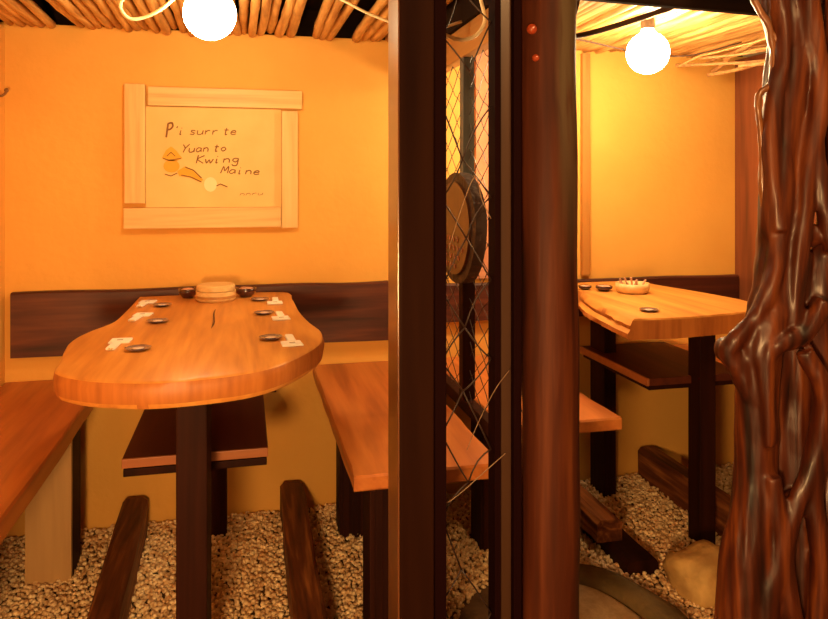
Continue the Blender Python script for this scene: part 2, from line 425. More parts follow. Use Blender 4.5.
# ---------------------------------------------------------------- backrest planks
def plank(x0, x1, z0, z1, label, y=YB - .001, th=.03):
    bm = NB(); n = 30; rows = []
    for i in range(n + 1):
        x = x0 + (x1 - x0) * i / n
        dz0 = .004 * noise.noise(Vector((x * 3, 1, 0))); dz1 = .006 * noise.noise(Vector((x * 4, 7, 2)))
        rows.append([bm.verts.new(p) for p in ((x, y, z0 + dz0), (x, y - th, z0 + dz0 + .004), (x, y - th, z1 + dz1 - .006), (x, y - th + .006, z1 + dz1), (x, y, z1 + dz1))])
    for a, b in zip(rows, rows[1:]):
        for k in range(5): bm.faces.new([a[k], a[(k + 1) % 5], b[(k + 1) % 5], b[k]])
    bm.faces.new(rows[0]); bm.faces.new(rows[-1])
    return tag(link('backrest_plank', bm, M['backrest'], ((x0 + x1) / 2, y, z0)), label, 'backrest')
plank(-.735, .603, .588, .802, 'wide dark brown backrest plank on the wall below the framed sign')
plank(.65, 1.955, .640, .785, 'narrow dark backrest plank on the wall behind the smaller tub table')

# ---------------------------------------------------------------- benches
def bench(label, x0, x1, y0, y1, legs, mleg, th=.035, edge=.004):
    t = Thing('bench', label, 'bench', ((x0 + x1) / 2, (y0 + y1) / 2, 0))
    bm = NB(); n = 16; o = []
    for i in range(n + 1): o.append((x1 + .004 * noise.noise(Vector((i * .4, x1, 0))), y0 + (y1 - y0) * i / n))
    for i in range(n, -1, -1): o.append((x0 + .004 * noise.noise(Vector((i * .4, x0, 5))), y0 + (y1 - y0) * i / n))
    slab(bm, o, [(.51 - th, -.003), (.51 - th + .004, 0), (.51 - .005, 0), (.51, -.004)])
    t.part('seat', bm, M['bench'])
    for (a, b, c, d) in legs:
        lg = t.part('leg', bx(a, b, c, d, 0.004, .51 - th, bev=.003), mleg)
        if mleg is M['dark_leg'] and x0 > -.5:
            bm = NB()
            for k in range(3): box(bm, a + (b - a) * (.12 + k * .3), a + (b - a) * (.12 + k * .3) + .018, c - .005, c, .006, .51 - th - .01, bev=.001)
            t.sub(lg, 'batten', bm, M['pink_leg'])
    return t
t = bench('long reddish bench along the ochre side wall, on taupe-faced legs', XL + .005, -.453, 1.20, YB - .003, [], M['dark_leg'], .05)
lg = t.part('leg', bx(-.608, -.489, 2.262, 2.375, .004, .46, bev=.002), M['dark_leg'])
t.sub(lg, 'face_panel', bx(-.610, -.488, 2.246, 2.262, .004, .458, bev=.001), M['taupe'], label='taupe face panel')
lg = t.part('leg', bx(-.608, -.489, 1.25, 1.36, .004, .46, bev=.002), M['dark_leg'])
bench('reddish wooden bench behind the square post, near the sign', .232, .575, 1.568, YB - .003, [(.298, .392, 2.32, 2.42), (.278, .378, 1.63, 1.73)], M['dark_leg'])
bench('reddish bench between the mesh partition and the smaller tub table', .668, 1.010, 1.80, YB - .003, [(.715, .80, 2.14, 2.24), (.90, .98, 2.14, 2.24)], M['dark_leg'])
bench('shaded bench against the brown wooden wall beyond the twisted trunk', 1.610, XR - .005, 1.75, YB - .003, [(1.66, 1.72, 2.38, 2.44), (1.66, 1.72, 1.86, 1.92)], M['dark_leg'])
# dark panel closing the front of that last bench
bpy.context.view_layer.update()

# ---------------------------------------------------------------- tables
def wavy(out, m=6):
    pts = spline([(p[0], p[1], 0) for p in out] + [(out[0][0], out[0][1], 0)], m)[:-1]
    return [(p.x, p.y) for p in pts]
def top_crack(bm, y0, y1, x):
    tube(bm, [(x + .003 * math.sin(i), y0 + (y1 - y0) * i / 6, .7803) for i in range(7)], [.0006, .0025, .003, .0032, .0026, .0016, .0006], 5)

ta = Thing('slab_table', 'long live-edge orange slab table beneath the framed sign', 'table', (-.11, 2.0, 0))
out = [(-.343, 2.53), (-.343, 2.27), (-.350, 2.08), (-.385, 1.965), (-.404, 1.86), (-.395, 1.75), (-.380, 1.65), (-.368, 1.557), (-.31, 1.492), (-.24, 1.455), (-.157, 1.436), (-.07, 1.444), (-.005, 1.462), (.061, 1.506), (.128, 1.605), (.176, 1.717), (.188, 1.843), (.170, 1.973), (.155, 2.153), (.150, 2.40), (.130, 2.53), (-.10, 2.545)]
o = wavy(out, 4)
bm = NB(); slab(bm, o, [(.725, lambda i: -.006 + .003 * noise.noise(Vector((i * .3, 0, 0)))), (.735, lambda i: .001 + .004 * noise.noise(Vector((i * .3, 2, 0)))), (.76, lambda i: .003 + .004 * noise.noise(Vector((i * .3, 4, 0)))), (.775, 0), (.7798, -.006)])
tp = ta.part('tabletop', bm, M['table'], angle=40)
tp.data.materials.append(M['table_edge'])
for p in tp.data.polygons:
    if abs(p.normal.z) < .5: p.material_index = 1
bm = NB(); top_crack(bm, 1.93, 2.22, -.085); ta.sub(tp, 'crack', bm, M['backrest'])
ta.part('apron', bx(-.285, .065, 1.56, 2.46, .708, .7255, bev=.002), M['dark_leg'])
ta.part('leg', bx(-.143, -.079, 1.60, 1.80, .004, .708, bev=.004), M['pink_leg'])
ta.part('leg', bx(-.112, -.058, 2.42, 2.49, .004, .708, bev=.004), M['pink_leg'])
sh = ta.part('shelf', bx(-.282, .055, 1.805, 2.418, .482, .507, bev=.003), M['shelf'])
ta.sub(sh, 'edging', bx(-.282, .055, 1.797, 1.8055, .485, .507, bev=.002), M['shelf_edge'], label='front edge, paler to show it lit')  # lit front edge of the board, put in as a paler strip
ta.sub(sh, 'underframe', bx(-.279, .052, 1.80, 2.40, .464, .482, bev=.002), M['dark_leg'])

tb = Thing('slab_table', 'shorter live-edge slab table with knobbly bark side, beside the twisted trunk', 'table', (1.3, 2.1, 0))
out = [(1.045, 1.80), (1.15, 1.788), (1.25, 1.795), (1.41, 1.825), (1.50, 1.87), (1.56, 1.99), (1.55, 2.12), (1.526, 2.248), (1.49, 2.40), (1.47, 2.50), (1.33, 2.525), (1.19, 2.50), (1.150, 2.34), (1.115, 2.20), (1.083, 2.065), (1.066, 1.93)]
o = wavy(out, 5)
def lft(amp, seed):
    def f(i):
        x = o[i][0]; k = max(0, min(1, (1.22 - x) / .12))
        if o[i][1] < 1.83 and x > 1.06: k = 0
        return amp * k + (.010 * k + .002) * noise.noise(Vector((i * .45, seed, 0)))
    return f
bm = NB(); slab(bm, o, [(.722, lft(.018, 1)), (.730, lft(.032, 2)), (.742, lft(.030, 3)), (.752, lft(.014, 5)), (.762, lft(.016, 6)), (.775, lft(.004, 7)), (.7798, -.004)])
tp = tb.part('tabletop', bm, M['table'], angle=40)
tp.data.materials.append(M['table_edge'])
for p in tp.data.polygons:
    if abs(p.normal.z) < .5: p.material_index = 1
tb.part('apron', bx(1.20, 1.47, 1.97, 2.52, .705, .7225, bev=.002), M['dark_leg'])
tb.part('leg', bx(1.396, 1.453, 2.004, 2.067, .004, .7225, bev=.003), M['dark_leg'])
tb.part('leg', bx(1.276, 1.324, 2.40, 2.51, .004, .7225, bev=.003), M['pink_leg'])
sh = tb.part('shelf', bx(1.247, 1.60, 2.05, 2.53, .512, .536, bev=.003), M['shelf'])
tb.sub(sh, 'edging', bx(1.238, 1.248, 2.05, 2.53, .512, .537, bev=.003), M['shelf_edge'], label='side edge, paler to show it lit')  # highlight on the board's rim, put in as a paler strip
tb.sub(sh, 'underframe', bx(1.252, 1.59, 2.06, 2.52, .496, .512, bev=.002), M['dark_leg'])

# ---------------------------------------------------------------- foot rails on the gravel
def rail(x0, x1, y0, y1, z0, z1, label, x_end=None, m='beam', seed=1, group=None):
    bm = NB(); n = 22; rows = []
    dx = (x_end - x0) if x_end is not None else 0
    for i in range(n + 1):
        s = i / n; y = y0 + (y1 - y0) * s; sh_ = dx * s
        g = lambda k: .006 * noise.noise(Vector((i * .28, k * 3.1, seed)))
        rows.append([bm.verts.new(p) for p in (
            (x0 + sh_ + g(1), y, z0), (x1 + sh_ + g(2), y, z0), (x1 + sh_ + g(3), y, z1 - .012), (x1 + sh_ - .012 + g(4), y, z1 + g(5) * .4), (x0 + sh_ + .012 + g(6), y, z1 + g(7) * .4), (x0 + sh_ + g(8), y, z1 - .012))])
    for a, b in zip(rows, rows[1:]):
        for k in range(6): bm.faces.new([a[k], a[(k + 1) % 6], b[(k + 1) % 6], b[k]])
    bm.faces.new(rows[0]); bm.faces.new(rows[-1])
    return tag(link('foot_rail', bm, M[m], ((x0 + x1) / 2, (y0 + y1) / 2, z0)), label, 'foot rail', group)
rail(-.362, -.285, 1.40, 2.52, .004, .12, 'rough brown foot rail between the taupe-faced leg and the long table', x_end=-.39, seed=1)
rail(.112, .190, 1.40, 2.53, .004, .12, 'rough brown foot rail between the long table and the sign-side bench', x_end=.118, seed=5)
rail(1.085, 1.185, 1.90, 2.54, .004, .050, 'low dark sleeper lying on the gravel under the shorter brown rail', m='dark_leg', seed=7)
rail(1.05, 1.135, 2.02, 2.54, .052, .120, 'short brown foot rail stacked on a dark sleeper', m='beam', seed=9)
rail(1.50, 1.58, 1.80, 2.55, .004, .12, 'brown foot rail on the far side of the shorter table', m='beam', seed=11)

# ---------------------------------------------------------------- stones
def stone(name, c, r, h, m, label, seed, z0=0, sub=4, amp=.25):
    bm = NB(); bmesh.ops.create_icosphere(bm, subdivisions=sub, radius=1)
    for v in bm.verts:
        d = 1 + amp * noise.noise(v.co * 1.3 + Vector((seed, 0, 0))) + amp * .35 * noise.noise(v.co * 4 + Vector((seed, 3, 0)))
        v.co = Vector((c[0] + v.co.x * r[0] * d, c[1] + v.co.y * r[1] * d, z0 + max(0.0, (v.co.z * d + .35) * h / 1.35)))
    return tag(link(name, bm, M[m], (c[0], c[1], z0), smooth=True), label, 'stone')
stone('boulder', (1.27, 1.80), (.105, .10), .125, 'boulder', 'rounded ochre boulder at the foot of the twisted trunk', 3)
bm = NB(); o = []
for k in range(48):
    a = 2 * math.pi * k / 48; q = 1 + .05 * noise.noise(Vector((math.cos(a) * 2, math.sin(a) * 2, 1)))
    o.append((.80 + .20 * q * math.cos(a), 1.62 + .27 * q * math.sin(a)))
slab(bm, o, [(.001, 0), (.030, 0), (.038, -.006), (.040, -.016)])
tag(link('flagstone', bm, M['flag'], (.80, 1.62, 0), angle=50), 'flat sandy flagstone set between the log post and the trunk', 'stone')
# mossy ring stone around the flagstone (crescent kerb)
bm = NB(); rings = []
for k in range(49):
    a = -1.2 + 2.9 * k / 48; q = 1 + .05 * noise.noise(Vector((math.cos(a) * 2, math.sin(a) * 2, 1)))
    wv = 1 + .08 * noise.noise(Vector((k * .2, 4, 0)))
    ring = []
    for (off, z) in ((.004, .002), (.006, .034), (.022, .052), (.070, .056), (.105, .040), (.120 * wv, .002)):
        ring.append(bm.verts.new((.80 + (.20 * q + off) * math.cos(a), 1.62 + (.27 * q + off) * math.sin(a), z + .006 * noise.noise(Vector((k * .25, off * 40, 0))) * (z > .01))))
    rings.append(ring)
for a, b in zip(rings, rings[1:]):
    for k in range(6): bm.faces.new([a[k], a[(k + 1) % 6], b[(k + 1) % 6], b[k]])
bm.faces.new(rings[0]); bm.faces.new(rings[-1])
tag(link('edging_stone', bm, M['moss'], (1.0, 1.62, 0), smooth=True), 'dark mossy edging stone curving around the sandy flagstone', 'stone')

# ---------------------------------------------------------------- twisted root trunk
def trunk():
    c, s = math.cos(math.radians(13.2)), math.sin(math.radians(13.2))
    K = .00194
    def W(px, py, dep=0):   # trunk-local sketch: sideways px, height py, depth in metres
        u = (px - 785) * K
        return Vector((1.022 + u * c + dep * s, 1.20 - u * s + dep * c, 1.15 + (185 - py) * K))
    strands = [
        [(774, -140, .02, 20), (776, -20, 0, 20), (788, 60, -.01, 18), (781, 130, 0, 20), (776, 200, -.01, 19), (777, 260, 0, 20), (768, 310, -.01, 20), (757, 345, -.015, 20), (757, 400, 0, 20), (756, 480, .005, 21), (748, 560, 0, 25), (744, 640, 0, 29), (738, 777, 0, 40)],
        [(812, -140, .03, 24), (812, -20, .02, 22), (803, 70, .03, 21), (803, 150, .02, 20), (799, 230, .02, 21), (793, 300, .015, 24), (795, 360, .01, 26), (790, 430, .02, 24), (795, 500, .01, 22), (790, 600, .015, 27), (788, 777, .02, 42)],
        [(846, -140, .02, 20), (848, -20, .0, 18), (838, 50, .0, 12), (840, 110, -.01, 13), (836, 180, -.005, 13), (828, 250, -.01, 14), (820, 320, -.01, 16), (831, 390, 0, 15), (840, 450, .0, 15), (829, 520, -.01, 15), (834, 620, 0, 20), (845, 777, .01, 34)],
        [(852, 80, 0, 8), (830, 98, -.02, 7), (810, 112, -.01, 10), (804, 150, -.02, 9), (812, 200, -.03, 8), (824, 250, -.02, 8)],
        [(776, 215, -.01, 8), (764, 280, -.02, 9), (746, 318, -.015, 8), (730, 338, -.01, 9), (727, 352, 0, 11), (740, 372, 0, 12), (757, 410, -.005, 10)],
        [(815, 300, -.02, 10), (790, 330, -.03, 10), (768, 338, -.03, 10), (756, 360, -.025, 10), (762, 440, -.018, 8)],
        [(792, 345, -.03, 9), (812, 390, -.03, 10), (806, 450, -.02, 10), (786, 500, -.025, 9), (776, 560, -.02, 10), (790, 640, -.02, 12)],
        [(840, 400, -.01, 8), (815, 440, -.02, 9), (803, 490, -.02, 9), (812, 560, -.02, 10), (808, 680, -.01, 14)],
        [(768, -20, -.012, 9), (775, 50, -.018, 9), (769, 90, -.015, 8), (765, 150, -.015, 8), (772, 230, -.02, 8)],
        [(798, -60, -.015, 10), (800, 20, -.02, 11), (812, 90, -.02, 9), (800, 160, -.025, 8), (790, 250, -.025, 9), (785, 320, -.02, 9)],
        [(765, 470, -.018, 9), (772, 540, -.02, 9), (758, 600, -.02, 12), (762, 700, -.01, 18)],
    ]
    strands.append([(800, 250, .0, 12), (803, 330, .03, 20), (806, 420, .04, 24), (808, 520, .04, 26), (806, 640, .04, 32), (800, 777, .04, 40)])
    bm = NB()
    for si, st in enumerate(strands):
        pts = [W(a, b, d + (.035 if si == 1 else .01 if si == 2 else -.014 if 2 < si < 11 else 0)) for a, b, d, r in st]; rr = [Vector((r * K, 0, 0)) for a, b, d, r in st]
        P = spline(pts, 8); Q = [v.x for v in spline(rr, 8)]
        tube(bm, P, Q, 16, wob=.10)
    for (a, b, d, r) in ((728, 350, 0, 13), (812, 110, -.02, 12), (772, 335, -.02, 15), (806, 235, -.02, 11), (790, 500, -.02, 13)):
        bmesh.ops.create_icosphere(bm, subdivisions=3, radius=r * K, matrix=Matrix.Translation(W(a, b, d)))
    me = bpy.data.meshes.new('tmp'); bm.to_mesh(me); bm.free()
    o = bpy.data.objects.new('tmp', me); COL.objects.link(o)
    md = o.modifiers.new('r', 'REMESH'); md.mode = 'VOXEL'; md.voxel_size = .0042
    sm = o.modifiers.new('s', 'SMOOTH'); sm.iterations = 3; sm.factor = .5
    dg = bpy.context.evaluated_depsgraph_get(); me2 = bpy.data.meshes.new_from_object(o.evaluated_get(dg))
    bpy.data.objects.remove(o); bpy.data.meshes.remove(me)
    base = Vector((1.03, 1.2, 0))
    n = len(me2.vertices); co = np.empty(n * 3); me2.vertices.foreach_get('co', co); co = co.reshape(-1, 3)
    nm = np.array([v.normal[:] for v in me2.vertices])
    d = np.array([.0045 * noise.noise(Vector((p[0] * 28, p[1] * 28, p[2] * 3))) + .0022 * noise.noise(Vector((p[0] * 75, p[1] * 75, p[2] * 6 + 5))) for p in co])
    co = co + nm * d[:, None]; co[:, 2] = np.maximum(co[:, 2], 0); co[:, 2] = np.minimum(co[:, 2], 1.779)
    co -= np.array(base[:]); me2.vertices.foreach_set('co', co.reshape(-1)); me2.update()
    me2.polygons.foreach_set('use_smooth', [True] * len(me2.polygons))
    me2.materials.clear(); me2.materials.append(M['root']); me2.name = 'tree_trunk'
    t = Thing('tree_trunk', 'twisted polished reddish root-wood trunk standing at the booth corner', 'tree trunk', base)
    ob = bpy.data.objects.new('trunk_body', me2); COL.objects.link(ob); ob.parent = t.o
    bm = NB()
    tube(bm, spline([W(738, -30, -.03), W(748, 5, -.03), W(762, 30, -.03), W(767, 60, -.028), W(765, 85, -.026), W(753, 96, -.028), W(752, 112, -.028), W(757, 140, -.022), W(759, 190, -.018), W(764, 240, -.012)], 6), .0065, 8, wob=.5)
    tube(bm, spline([W(764, 35, -.03), W(776, 55, -.035), W(786, 80, -.032)], 6), [.006] * 12 + [.003], 8, wob=.5)
    t.part('rim_highlight', bm, M['highlight'], smooth=True, label='thin paler strand for the trunk edge highlight')  # strands added for the bright rim highlight along the trunk's edge
    return t
trunk()

# ---------------------------------------------------------------- ceiling poles and twigs
protos = []
for k in range(7):
    bm = NB(); rg = random.Random(k + 50); pts = []; rad = []
    L_ = 1.32; n = 16
    ph = rg.uniform(0, 6)
    for i in range(n + 1):
        s = i / n
        pts.append((.006 * math.sin(s * 4 + ph) + .004 * math.sin(s * 9 + ph), -L_ + L_ * s, .003 * math.sin(s * 6 + ph * 2)))
        r = (.0156 + .0018 * math.sin(ph)) * (1 - .12 * (1 - s))
        if rg.random() < .25: r *= 1.16
        rad.append(r)
    rad[0] *= .7; rad[-1] *= .94
    tube(bm, pts, rad, 12, wob=.12)
    me_o = link('ceiling_pole', bm, M['pole'], (0, 0, 0), smooth=True)
    protos.append(me_o)
used = set()
def poles(x0, x1, gaps, label, group, sc=1.0, fan=0.0):
    x = x0
    while x < x1:
        if any(a < x < b for a, b in gaps): x += .031 * sc; continue
        k = R.randrange(7)
        if k in used: o = protos[k].copy(); COL.objects.link(o)
        else: o = protos[k]; used.add(k)
        o.location = (x, YB - .004 + R.uniform(-.012, .012), ZC + .018 + R.uniform(-.004, .006))
        o.rotation_euler = (R.uniform(-.006, .006), R.uniform(0, 6.28), R.uniform(-.02, .02))
        s_ = sc * R.uniform(.9, 1.06); o.scale = (s_, 1, s_)
        tag(o, label, 'ceiling pole', group)
        x += .0290 * sc * R.uniform(.95, 1.08)
poles(XL + .02, .57, [(-.60, -.535), (.16, .225), (.31, .36)], 'slim peeled wooden pole in the ceiling row above the framed sign', 'ceiling poles above the framed sign')
poles(.69, XR - .02, [(1.36, 1.39)], 'slim peeled wooden pole in the ceiling row above the smaller tub table', 'ceiling poles above the smaller tub table', .86)

def twig(pts, r, label, m='twig', name='twig', cat='twig', group=None, n=7):
    bm = NB(); P = spline(pts, 6); tube(bm, P, [r * (1 - .45 * i / len(P)) for i in range(len(P))], n, wob=.25)
    return tag(link(name, bm, M[m], pts[0], smooth=True), label, cat, group)
tl = 'thin pale crooked twig tucked under the ceiling poles near the trunk'
tg = 'pale twigs under the ceiling near the trunk'
rg = random.Random(5)
for i in range(8):
    a = Vector((rg.uniform(1.58, 1.80), rg.uniform(2.2, 2.5), rg.uniform(1.575, 1.63)))
    b = Vector((rg.uniform(1.42, 1.95), rg.uniform(1.70, 1.98), rg.uniform(1.57, 1.645)))
    mid = (a + b) / 2 + Vector((rg.uniform(-.03, .03), rg.uniform(-.03, .03), rg.uniform(-.02, .015)))
    q1 = (a + mid) / 2 + Vector((0, rg.uniform(-.02, .02), rg.uniform(-.01, .01)))
    twig([a, q1, mid, b], rg.uniform(.005, .009), tl, group=tg)
twig([(1.06, 1.57, 1.685), (1.05, 1.60, 1.61), (1.02, 1.65, 1.59), (.95, 1.74, 1.57), (.88, 1.80, 1.555), (.82, 1.84, 1.56), (.80, 1.84, 1.585), (.86, 1.80, 1.60), (.88, 1.79, 1.665)], .009, 'dark vine looping under the ceiling beside the log post', 'vine', 'vine', 'vine')
twig([(.86, 1.85, 1.60), (1.0, 2.1, 1.62), (1.14, 2.24, 1.635), (1.35, 2.26, 1.61), (1.50, 2.22, 1.60), (1.66, 2.15, 1.64)], .004, 'long thin dark vine sagging past the bulb near the trunk', 'vine', 'vine', 'vine')
twig([(.80, 1.90, 1.57), (.85, 1.92, 1.57), (.90, 2.0, 1.56), (.94, 2.05, 1.55)], .007, 'short pale crooked twig under the ceiling beside the log post', 'twig')

# ---------------------------------------------------------------- bulbs with flex
def bulb(c, m, r, label, flex, mc='cord'):
    t = Thing('hanging_bulb', label, 'light bulb', c)
    bm = NB()
    prof = [(0, -r)]
    for k in range(1, 20):
        a = -math.pi / 2 + math.pi * .86 * k / 19
        prof.append((r * math.cos(a), r * math.sin(a)))
    prof += [(r * .30, r * 1.05), (r * .28, r * 1.15), (0, r * 1.15)]
    lathe(bm, prof, c, 40)
    t.part('globe', bm, m, smooth=True)
    bm = NB(); lathe(bm, [(0, r * 1.14), (r * .33, r * 1.14), (r * .35, r * 1.35), (r * .33, r * 1.75), (r * .15, r * 1.85), (0, r * 1.85)], c, 24)
    t.part('socket', bm, M['plastic'], angle=40)
    bm = NB(); tube(bm, spline([(c[0], c[1], c[2] + r * 1.8)] + flex, 8), .0045, 8)
    t.part('flex', bm, M[mc], smooth=True)
    return t
bulb((-.085, 1.85, 1.573), M['bulb'], .064, 'glowing round bulb hanging above the long slab table', [(-.10, 1.86, 1.70), (-.15, 1.87, 1.64), (-.195, 1.88, 1.592), (-.25, 1.90, 1.566), (-.285, 1.90, 1.566), (-.30, 1.90, 1.60), (-.26, 1.90, 1.65), (-.2, 1.9, 1.70)])
bulb((1.241, 2.05, 1.568), M['bulb_b'], .066, 'glowing round bulb hanging above the shorter slab table', [(1.241, 2.05, 1.70), (1.235, 2.06, 1.74), (1.23, 2.07, 1.775)])
bulb((-.22, -.05, .80), M['fill_low'], .10, 'added out-of-view globe light low in the aisle before the long table', [(-.22, -.05, 1.5), (-.22, -.05, 2.25)])  # added light out of view, brightens the floor and wall under the tables
bulb((.88, .22, 1.92), M['fill_high'], .10, 'added out-of-view globe light high in the aisle before the twisted trunk', [(.88, .22, 2.14), (.88, .22, 2.27)])  # added light out of view, fills the booths from the front
bulb((1.00, 2.16, 1.36), M['fill_bench'], .045, 'added fill bulb hidden behind the log post, over the bench', [(1.00, 2.16, 1.50), (1.00, 2.16, 1.64)])  # added light hidden by the log, brightens the wall behind it
def cable(pts, r, label):
    bm = NB(); tube(bm, spline(pts, 8), r, 8)
    tag(link('cable', bm, M['cord'], pts[0], smooth=True), label, 'cable')
cable([(.20, 1.90, 1.66), (.258, 1.90, 1.637), (.311, 1.90, 1.612), (.379, 1.90, 1.588), (.46, 1.9, 1.56), (.58, 1.9, 1.60)], .004, 'slack cream cable crossing the ceiling poles beside the square post')
cable([(.40, 1.62, 1.56), (.43, 1.61, 1.51), (.455, 1.60, 1.494), (.475, 1.60, 1.488), (.50, 1.60, 1.488), (.527, 1.60, 1.502), (.545, 1.60, 1.536), (.535, 1.60, 1.585), (.52, 1.60, 1.66)], .0045, 'looped cream cable hanging between the square and channel posts')

# small brown hook on the side wall
bm = NB(); tube(bm, spline([(XL, 2.50, 1.435), (XL + .012, 2.50, 1.43), (XL + .02, 2.51, 1.437), (XL + .024, 2.515, 1.447)], 5), .004, 8)
bmesh.ops.create_icosphere(bm, subdivisions=2, radius=.007, matrix=Matrix.Translation((XL + .024, 2.515, 1.45)))
tag(link('wall_hook', bm, M['ink'], (XL, 2.50, 1.435), smooth=True), 'tiny brown peg hook on the ochre side wall near the ceiling', 'hook')

# ---------------------------------------------------------------- framed sign
t = Thing('framed_sign', 'pale pine framed board with brown handwriting and a yellow doodle', 'sign', (-.1, YB, 1.24))
Y0 = YB - .001
t.part('frame_board', bx(-.393, -.327, Y0 - .024, Y0, 1.088, 1.489, bev=.003), M['frame_wood_v'])
b = t.part('frame_board', bx(-.318, .195, Y0 - .026, Y0, 1.417, 1.481, bev=.003), M['frame_wood'])
t.part('frame_board', bx(.124, .181, Y0 - .022, Y0, .999, 1.410, bev=.003), M['frame_wood_v'])
t.part('frame_board', bx(-.395, .122, Y0 - .025, Y0, 1.003, 1.073, bev=.003), M['frame_wood'])
board = t.part('sign_board', bx(-.326, .123, Y0 - .010, Y0, 1.074, 1.416), M['paper'])
G = {  # pen strokes in a box 1 wide, x-height 1
 'P': [[(0, 2), (.05, 0)], [(0, 2), (.6, 2.1), (.8, 1.6), (.5, 1.2), (.05, 1.1)]],
 "'": [[(.2, 2), (.1, 1.6)]], 'i': [[(.3, 1), (.3, 0), (.5, .1)], [(.3, 1.5), (.36, 1.6)]],
 's': [[(.8, .9), (.3, 1), (.2, .7), (.7, .4), (.6, 0), (.1, .1)]],
 'u': [[(0, 1), (.1, .1), (.5, 0), (.8, .3), (.85, 1)], [(.85, 1), (.9, 0)]],
 'r': [[(.1, 1), (.15, 0)], [(.15, .6), (.5, 1), (.8, .9)]],
 't': [[(.4, 1.6), (.4, 0), (.7, .1)], [(.1, 1.1), (.8, 1.1)]],
 'e': [[(.1, .5), (.8, .6), (.6, 1), (.2, .8), (.1, .3), (.4, 0), (.9, .15)]],
 'Y': [[(0, 1.9), (.5, 1)], [(1, 2), (.5, 1), (.3, 0)]],
 'a': [[(.8, .9), (.3, 1), (.05, .4), (.4, 0), (.8, .5)], [(.8, 1), (.9, 0)]],
 'n': [[(.1, 1), (.1, 0)], [(.1, .7), (.5, 1), (.8, .7), (.85, 0)]],
 'o': [[(.5, 1), (.1, .5), (.5, 0), (.9, .5), (.5, 1)]],
 'K': [[(.1, 2), (.1, 0)], [(.9, 1.9), (.15, 1), (1, 0)]],
 'w': [[(0, 1), (.25, 0), (.5, .8), (.75, 0), (1, 1)]],
 'g': [[(.8, .9), (.3, 1), (.1, .5), (.5, .1), (.8, .6)], [(.8, 1), (.8, -.6), (.4, -.8), (.1, -.5)]],
 'M': [[(0, 0), (.2, 1.8), (.5, .6), (.9, 1.8), (1, 0)]],
 ' ': []}
def write(txt, px, py, wid, h, slope=0, r=.0015):
    bm = NB()
    for ch in txt:
        k = .5 if ch in " '" else 1
        for st in G[ch]:
            pts = []
            for (u, v) in st:
                X_ = px + u * wid * .86 + v * 1.1; Y_ = py - v * h
                pts.append((-.311 + (X_ - 150) * .00331, Y0 - .0105, 1.409 - (Y_ - 108) * .00336))
            tube(bm, spline(pts, 4) if len(pts) > 2 else pts, r, 5)
        px += wid * k; py += slope
    t.sub(board, 'handwriting', bm, M['ink'])
write('P', 165, 137, 7, 7, r=.0032)
write("'i surr te", 173, 134, 7.4, 4.2, -.1, r=.0018)
write('Yuan to', 180, 152, 7.0, 4.2, -.3, r=.0019)
write('Kwing', 194, 163, 9, 4.2, -.3, r=.0020)
write('Maine', 219, 173, 8.2, 4.0, .3, r=.0019)
write('nnru', 238, 196, 6.2, 2.2, -.2, r=.0008)
def blob(pts, m, name, th=.002):
    bm = NB(); fr = []; bk = []
    for (a, b) in pts:
        x = -.311 + (a - 150) * .00331; z = 1.409 - (b - 108) * .00336
        fr.append(bm.verts.new((x, Y0 - .010 - th, z))); bk.append(bm.verts.new((x, Y0 - .0099, z)))
    bm.faces.new(fr); n = len(fr)
    for i in range(n): bm.faces.new([fr[i], fr[(i + 1) % n], bk[(i + 1) % n], bk[i]])
    t.sub(board, name, bm, m)
blob([(161, 158), (165, 150), (170, 146), (175, 150), (181, 158), (175, 161), (167, 161)], M['yellow_ink'], 'doodle_cap')
blob([(163 + 7.5 + 8 * math.cos(k * .39), 166 + 6.5 * math.sin(k * .39)) for k in range(16)], M['yellow_ink'], 'doodle_face')
blob([(176, 171), (184, 166), (192, 170), (202, 180), (198, 182), (188, 177), (178, 176)], M['yellow_ink'], 'doodle_arm')
blob([(209 + 6.5 * math.cos(k * .39), 184.5 + 7.5 * math.sin(k * .39)) for k in range(16)], M['pale_ink'], 'doodle_ball')
def ln(pts, r=.0015):
    bm = NB(); tube(bm, [(-.311 + (a - 150) * .00331, Y0 - .0125, 1.409 - (b - 108) * .00336) for a, b in pts], r, 5)
    t.sub(board, 'doodle_line', bm, M['ink'])
ln([(166, 156), (170, 152), (174, 156)]); ln([(184, 167), (192, 170), (200, 178)], .0018); ln([(180, 175), (190, 177), (200, 182)], .0018)
ln([(215, 186), (219, 184), (226, 187)], .0018); ln([(164, 174), (170, 176), (176, 173)]); ln([(162, 158), (168, 160), (180, 158)])

